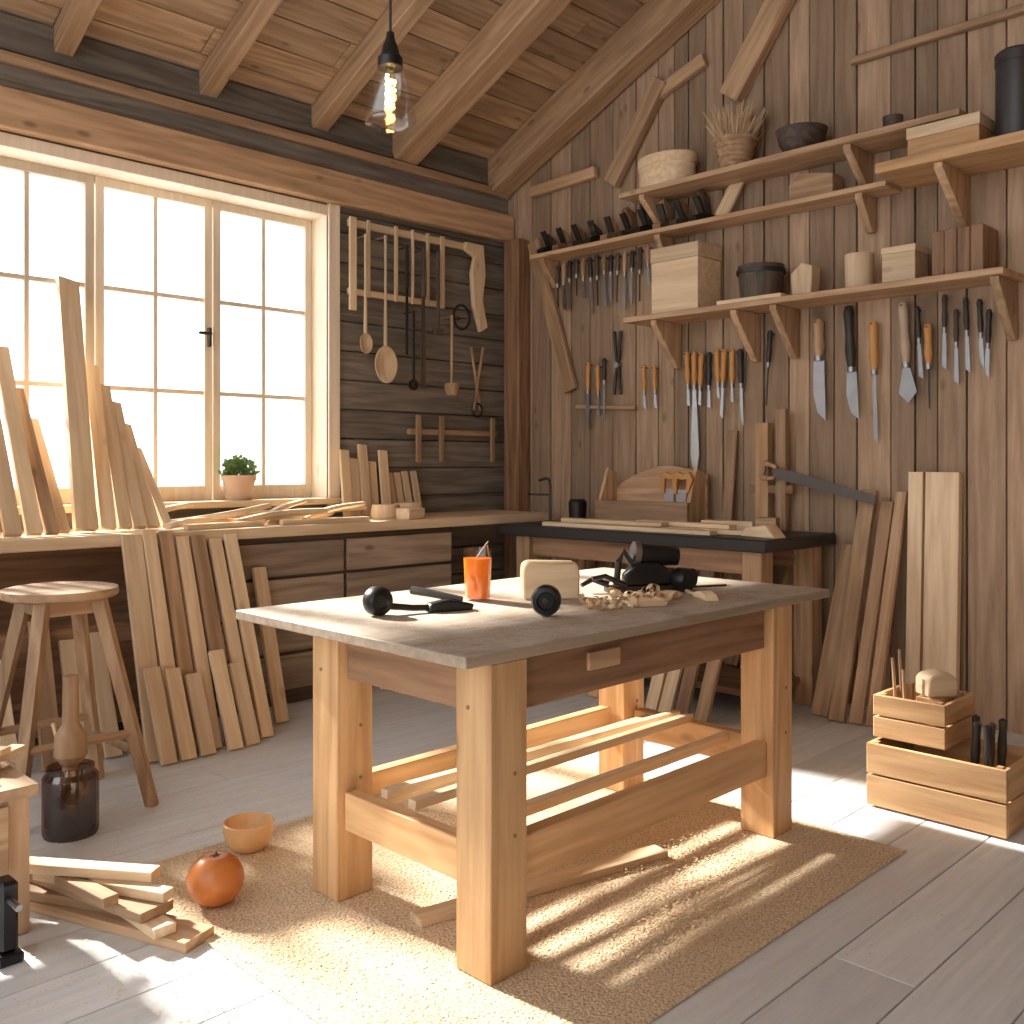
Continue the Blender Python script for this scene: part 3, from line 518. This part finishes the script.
# sawdust
s=S()
def flake(x,y,z,r):
    a=R.uniform(0,6.28)
    v=[s.bm.verts.new((x+math.cos(a+q)*r*(1 if q%3.14 else .5),y+math.sin(a+q)*r*.6,z+.001+abs(math.sin(a+q))*r*.4)) for q in (0,1.57,3.14,4.71)]
    s.bm.faces.new(v)
SD=pm('sawdust',(.82,.64,.42),.9)
for i in range(22000):
    if i<9000: x=R.gauss(2.3,.7); y=R.gauss(2.3,.6)
    elif i<12000: x=R.gauss(2.5,.20)+R.gauss(0,.05); y=R.gauss(1.72,.10)+.25*(x-2.5)
    elif i<13500: x=R.gauss(2.9,.22); y=R.gauss(2.05,.1)
    else: x=R.gauss(1.8,.8); y=R.gauss(3.5,.6)
    if not(.3<x<4.3 and 1<y<4.8): continue
    inr=1.37<x<3.51 and 1.47<y<3.31
    if (1.78<x<1.95 or 3.23<x<3.40) and 1.86<y<2.74: continue
    flake(x,y,(.009 if inr else .0005)+(R.uniform(0,.012) if 9000<i<13500 and inr else 0),R.uniform(.002,.007))
s.obj('sawdust',SD,label='scattered pale sawdust on floor and rug',cat='sawdust',kind='stuff')
s=S()
for i in range(2600):
    x=R.uniform(1.75,3.6); y=R.uniform(1.9,3.0); flake(x,y,.9005,R.uniform(.0015,.005))
s.obj('sawdust',SD,label='fine sawdust scattered on table top',cat='sawdust',kind='stuff')
# ================================================================ TABLE ITEMS
zt=.9005
P=E('drink_glass',(2.46,2.64,zt),'clear tumbler of orange red drink with garnish','drink')
S().lathe([(0,0),(.048,0),(.056,.19),(.053,.19),(.046,.008),(0,.008)],seg=32).obj('glass',glassy('drink_glass',(.97,.98,.98),.93),parent=P)
S().lathe([(0,.009),(.0455,.009),(.052,.155),(0,.155)],seg=32).obj('juice',pm('juice',(.95,.20,.015),.25,0,**{'Emission Color':(1,.18,.01,1),'Emission Strength':.2}),parent=P)  # faint glow added to the juice colour, it is no light source
S().tube([(-.01,0,.15),(.045,-.01,.215)],.003,6).obj('straw',MID('x'),parent=P); S().lathe([(0,-.003),(.022,-.003),(.022,.003),(0,.003)],loc=(.035,-.02,.18),rot=(rad(80),0,.8),seg=18).obj('garnish',pm('garnish',(.35,.2,.08),.6),parent=P)
S().prism([(-.105,0),(.105,0),(.105,.11),(.095,.135),(-.08,.14),(-.1,.13),(-.105,.11)],.11,bev=.006).obj('wood_block',PALE('x'),(2.69,2.49,zt),(0,0,rad(-38)),label='rounded pine block standing on table',cat='block')
P=E('hand_drill',(1.97,2.60,zt),'black knobbed hand tool with steel bar on table','tool',rot=(0,0,rad(-20)))
S().lathe([(0,-.028),(.042,-.028),(.048,-.018),(.048,.018),(.042,.028),(.025,.03),(.02,.024),(0,.024)],loc=(0,0,.0485),rot=(rad(90),0,rad(20)),seg=28).obj('knob',BLACK,parent=P)
S().tube([(.03,0,.03),(.12,.0,.018),(.21,.0,.014)],[.012,.011,.01],10).obj('bar',IRON,parent=P)
S().prism([(.17,0),(.33,0),(.34,.02),(.25,.04),(.18,.03)],.05,bev=.005).obj('grip',BLACK,parent=P)
S().tube([(.30,.0,.035),(.22,.10,.05),(.18,.17,.055)],[.012,.014,.016],8).obj('lever',IRON,parent=P)
P=E('wheel',(2.36,2.20,zt+.052),'black round knob wheel standing on table','wheel',rot=(rad(90),0,rad(-50)))
S().lathe([(0,-.03),(.04,-.03),(.05,-.018),(.05,.018),(.044,.03),(.03,.032),(.026,.022),(0,.022)],seg=32).obj('rim',BLACK,parent=P); S().lathe([(0,.02),(.012,.02),(.012,.034),(0,.036)],seg=16).obj('hub',IRON,parent=P)
P=E('hand_plane',(3.10,2.34,zt),'black metal hand plane with round barrels on table','tool',rot=(0,0,rad(-35)))
S().prism([(-.17,0),(.15,0),(.17,.012),(.15,.03),(-.17,.025)],.085,bev=.003).obj('sole',IRON,parent=P)
S().prism([(-.1,.025),(.09,.03),(.09,.08),(.03,.12),(-.05,.115),(-.1,.07)],.065,bev=.006).obj('body',BLACK,parent=P)
S().lathe([(0,-.09),(.034,-.09),(.040,-.07),(.040,.06),(.036,.09),(0,.09)],loc=(.03,0,.145),rot=(0,rad(96),0),seg=28).obj('barrel',BLACK,parent=P)
S().lathe([(0,-.012),(.046,-.012),(.046,.012),(0,.012)],loc=(-.05,0,.152),rot=(0,rad(96),0),seg=28).obj('collar',STEEL,parent=P)
S().tube([(-.06,0,.10),(-.1,0,.16),(-.12,0,.12),(-.13,0,.03)],.013,10).obj('frame',IRON,parent=P)
S().lathe([(0,-.03),(.042,-.03),(.047,-.02),(.047,.02),(.042,.03),(.02,.032),(0,.026)],loc=(.13,-.04,.049),rot=(rad(90),0,.6),seg=26).obj('knob',BLACK,parent=P)
S().lathe([(0,-.02),(.040,-.02),(.040,.02),(0,.02)],loc=(.18,.04,.045),rot=(rad(90),0,.6),seg=26).obj('knob',BLACK,parent=P)
S().tube([(-.16,0,.03),(-.22,.02,.05),(-.27,.0,.03)],[.014,.012,.009],8).tube([(-.1,-.04,.03),(-.19,-.05,.07),(-.24,-.05,.06)],[.012,.010,.009],8).obj('lever',IRON,parent=P)
P=E('pencil',(3.36,2.25,zt+.006),'dark pencil lying on table','pencil',rot=(0,0,rad(-25)))
S().tube([(-.12,0,0),(.1,0,0)],.005,6).obj('barrel',DHAND,parent=P); S().tube([(.1,0,0),(.125,0,0)],[.005,.0008],6).obj('tip',PALE('x'),parent=P)
s=S()
for i in range(60):
    cx=R.gauss(2.84,.13); cy=R.gauss(2.19,.06); r0=R.uniform(.008,.018); tn=R.uniform(.6,1.4); wv=R.uniform(.01,.025); a0=R.uniform(0,6.28); q=R.uniform(-.9,.9); n=14; prev=None
    mt=MX((cx,cy,zt),(0,0,a0))@MX((0,0,r0*1.25),(q*.6,0,0))
    for k in range(n):
        t=k/(n-1)*tn*6.28; r=r0*(1+.25*t/6.28); p=(r*math.cos(t),t*.003,r*math.sin(t)*.9)
        A=s.bm.verts.new(mt@Vector((p[0],p[1]-wv/2,p[2]))); B=s.bm.verts.new(mt@Vector((p[0],p[1]+wv/2,p[2])))
        for v in (A,B): v.co.z=max(v.co.z,zt+.0008)
        if prev:
            try: s.bm.faces.new((prev[0],A,B,prev[1]))
            except ValueError: pass
        prev=(A,B)
s.obj('wood_shavings',pm('shaving',(.76,.55,.34),.7),label='curled pale wood shavings heaped on table',cat='shavings',kind='stuff')
for i,(x,y,r) in enumerate([(3.0,2.16,.3),(2.78,2.10,-.5),(3.08,2.06,1.0)]):
    S().prism([(-.07,0),(.06,0),(.07,.015),(0,.03),(-.05,.02)],.05,bev=.002).obj('wood_chip',PALE('x'),(x,y,zt+.0005),(0,0,r),label='chunky pale wood chip on table',cat='wood scrap',group='wood chips on the table')
# ================================================================ STOOL + JAR
P=E('stool',(1.516,4.14,0),'round topped wooden stool with splayed legs','stool')
S().lathe([(0,.855),(.2,.855),(.222,.865),(.226,.88),(.222,.895),(.2,.9),(0,.9)],seg=40).obj('seat',MID('x'),parent=P)
ft=[(.27,-.26),(-.25,-.24),(-.25,.24),(.25,.24)]
for fx,fy in ft: S().tube([(fx,fy,0.0),(fx*.42,fy*.42,.854)],[.030,.034],4).obj('leg',MID('z'),parent=P)
def at(i,z): f=ft[i]; k=1-.58*z/.854; return (f[0]*k,f[1]*k,z)
for i,j,z in ((0,1,.3),(1,2,.22),(2,3,.3),(3,0,.22)): S().tube([at(i,z),at(j,z)],.018,8).obj('stretcher',MID('x'),parent=P)
S().box((.22,.22,.06),(0,0,.824)).obj('block',MID('x'),parent=P)
P=E('jar',(1.43,3.80,.0),'dark glass jar with wooden pestle inside','jar')
S().lathe([(0,0.001),(.095,.001),(.1,.015),(.1,.22),(.085,.24),(.085,.26),(.077,.26),(.077,.235),(.09,.215),(.09,.02),(0,.02)],seg=32).obj('body',glassy('jar_glass',(.6,.48,.44),.88),parent=P)
S().lathe([(0,.021),(.088,.021),(.088,.12),(0,.12)],seg=32).obj('liquid',pm('dark_liquid',(.05,.018,.015),.15),parent=P,label='dark red brown liquid')
S().lathe([(0,.122),(.03,.122),(.03,.26),(.06,.3),(.055,.38),(.03,.42),(.028,.6),(0,.61)],seg=20).obj('pestle',MID('z'),parent=P)
S().tube([(.02,.02,.122),(-.05,.04,.42)],.008,6).obj('stick',PALE('z'),parent=P)
# ================================================================ FLOOR: bowl, pumpkin
S().lathe([(0,0),(.045,0),(.055,.005),(.076,.03),(.088,.066),(.091,.100),(.085,.103),(.080,.07),(.068,.038),(.04,.02),(0,.016)],seg=48).obj('bowl',wood('bowl_wood',(.78,.50,.26),(.66,.39,.18),'x',rough=.35,knots=0,ring=.1,bump=.02),(1.82,3.17,.009),label='small honey coloured wooden bowl on rug',cat='bowl',smooth=60)
P=E('pumpkin',(1.52,2.85,.009),'small brownish orange pumpkin on rug','pumpkin')
b=S(); bm=bmesh.new(); bmesh.ops.create_uvsphere(bm,u_segments=48,v_segments=24,radius=1)
for v in bm.verts:
    a=math.atan2(v.co.y,v.co.x); k=1-.02*abs(math.cos(a*4))**6*max(0,1-v.co.z**2)**.3
    rr=math.hypot(v.co.x,v.co.y); d=.14*math.exp(-(rr/.3)**2)*(1 if v.co.z>0 else .6)
    v.co=Vector((v.co.x*.088*k,v.co.y*.088*k,.079+(v.co.z*(1-d))*.083))
b._add(bm,Matrix.Identity(4)); b.obj('body',pm('pumpkin',(.58,.19,.045),.38),parent=P,smooth=80)
b=S(); b.tube([(0,0,.147),(.002,.0,.156),(.004,.002,.162)],[.005,.0035,.004],8)
for k in range(5): a=k*1.256; b.tube([(0,0,.150),(math.cos(a)*.010,math.sin(a)*.010,.152),(math.cos(a)*.017,math.sin(a)*.017,.152)],[.004,.003,.001],6)
b.obj('stem',pm('stem',(.12,.07,.03),.7),parent=P)
# ================================================================ lower-left scraps
P=E('low_bench',(.86,3.30,0),'low rough wooden crate bench heaped with offcuts','bench')
S().box((.40,.48,.035),(0,0,.43)).obj('top',TRIM('y'),parent=P)
for a,c in ((-1,-1),(1,-1),(-1,1),(1,1)): S().box((.06,.06,.41),(a*.15,c*.19,.206)).obj('leg',TRIM('z'),parent=P)
S().box((.02,.31,.2),(.192,0,.3)).obj('side_board',TRIM('y'),parent=P); S().box((.23,.02,.2),(0,-.232,.3)).obj('side_board',MID('x'),parent=P)
for i,(x,y,L,r,z) in enumerate([(.95,3.2,.36,1.2,.449),(.9,3.35,.4,1.8,.449),(.98,3.28,.3,.6,.4705),(.84,3.22,.3,1.5,.4705),(.94,3.3,.3,1.1,.4915),(.97,3.36,.22,2.2,.4915)]):
    S().box((L,.05,.02),(0,0,.01)).obj('wood_offcut',PALE('x'),(x,y,z),(R.uniform(-.03,.03),R.uniform(-.08,.08),r),label='pale offcut lying on low bench',cat='wood scrap',group='offcuts on the low bench')
for i,(x,y,L,r,z,w) in enumerate([(1.22,3.05,.85,1.92,.001,.12),(1.18,3.16,.72,2.05,.032,.09),(1.28,2.96,.5,1.6,.032,.07),(1.22,3.07,.6,1.80,.063,.1),(1.23,3.02,.5,2.02,.094,.05),(1.17,3.1,.45,1.7,.094,.05),(1.2,3.1,.5,2.2,.125,.06)]):
    S().box((L,w,.03),(0,0,.015)).obj('board',[TRIM,MID,PALE,TRIM,PALE,MID,PALE][i]('x'),(x,y,z),(0,0,r),label='offcut board in a loose floor pile',cat='board',group='boards in the floor pile')
P=E('clamp',(.935,2.96,.001),'black metal clamp standing on floor','clamp')
S().box((.07,.1,.03),(0,0,.015),bev=.006).obj('base',BLACK,parent=P); S().box((.05,.07,.2),(0,0,.13),bev=.01).obj('body',BLACK,parent=P); S().tube([(0,-.03,.18),(.0,-.11,.18)],.01,8).obj('screw',STEEL,parent=P)
# ================================================================ PENDANT LAMP
P=E('pendant_lamp',(1.61,2.07,2.295),'clear glass pendant lamp on black cord','lamp')
zc=roof(2.07)-2.295
S().tube([(0,0,.25),(0,0,zc)],.004,8).obj('cord',DHAND,parent=P); S().lathe([(0,zc-.03),(.05,zc-.03),(.05,zc-.002),(0,zc-.002)],seg=20).obj('ceiling_rose',BLACK,parent=P)
S().lathe([(0,.26),(.010,.26),(.013,.24),(.02,.225),(.026,.20),(.034,.19),(.034,.165),(0,.165)],seg=24).obj('cap',BLACK,parent=P)
S().lathe([(.033,.168),(.036,.168),(.068,.03),(.066,.018),(.05,.015),(.049,.013),(.067,.014),(.071,.03),(.039,.168),(.033,.168)],seg=36).obj('lamp_shade',glassy('lamp_glass',(1,1,1),.93),parent=P)
S().lathe([(0,.05),(.016,.055),(.025,.075),(.023,.105),(.015,.135),(.013,.165),(0,.165)],seg=24).obj('bulb',glassy('bulb_glass',(1,.98,.9),.95),parent=P)
fil=pm('filament',(1,.6,.2),.5,0,**{'Emission Color':(1,.66,.26,1),'Emission Strength':30})
S().tube([(.011*math.cos(i*1.3),.011*math.sin(i*1.3),.062+i*.0048) for i in range(18)],.005,5).obj('filament',fil,parent=P)
# ================================================================ LIGHT + WORLD + CAMERA
W=bpy.data.worlds.new('World'); bpy.context.scene.world=W; W.use_nodes=True
bg=W.node_tree.nodes['Background']; bg.inputs[0].default_value=(.91,.96,1,1); bg.inputs[1].default_value=2.8
L=bpy.data.lights.new('sun','SUN'); L.energy=20; L.angle=rad(3.0); L.color=(1,.93,.82); lo=bpy.data.objects.new('sun',L); COL.objects.link(lo)
lo.rotation_euler=Vector((.10,-1,-.62)).to_track_quat('-Z','Y').to_euler(); lo.location=(2,9,6)
vs=bpy.context.scene.view_settings; vs.view_transform='Standard'; vs.exposure=.0
cam=bpy.data.cameras.new('camera'); cam.lens=34.24; cam.shift_y=-47/1024; cam.clip_start=.05
co=bpy.data.objects.new('camera',cam); COL.objects.link(co); co.location=(0,0,1.4); co.rotation_euler=(rad(90),0,rad(-45)); bpy.context.scene.camera=co
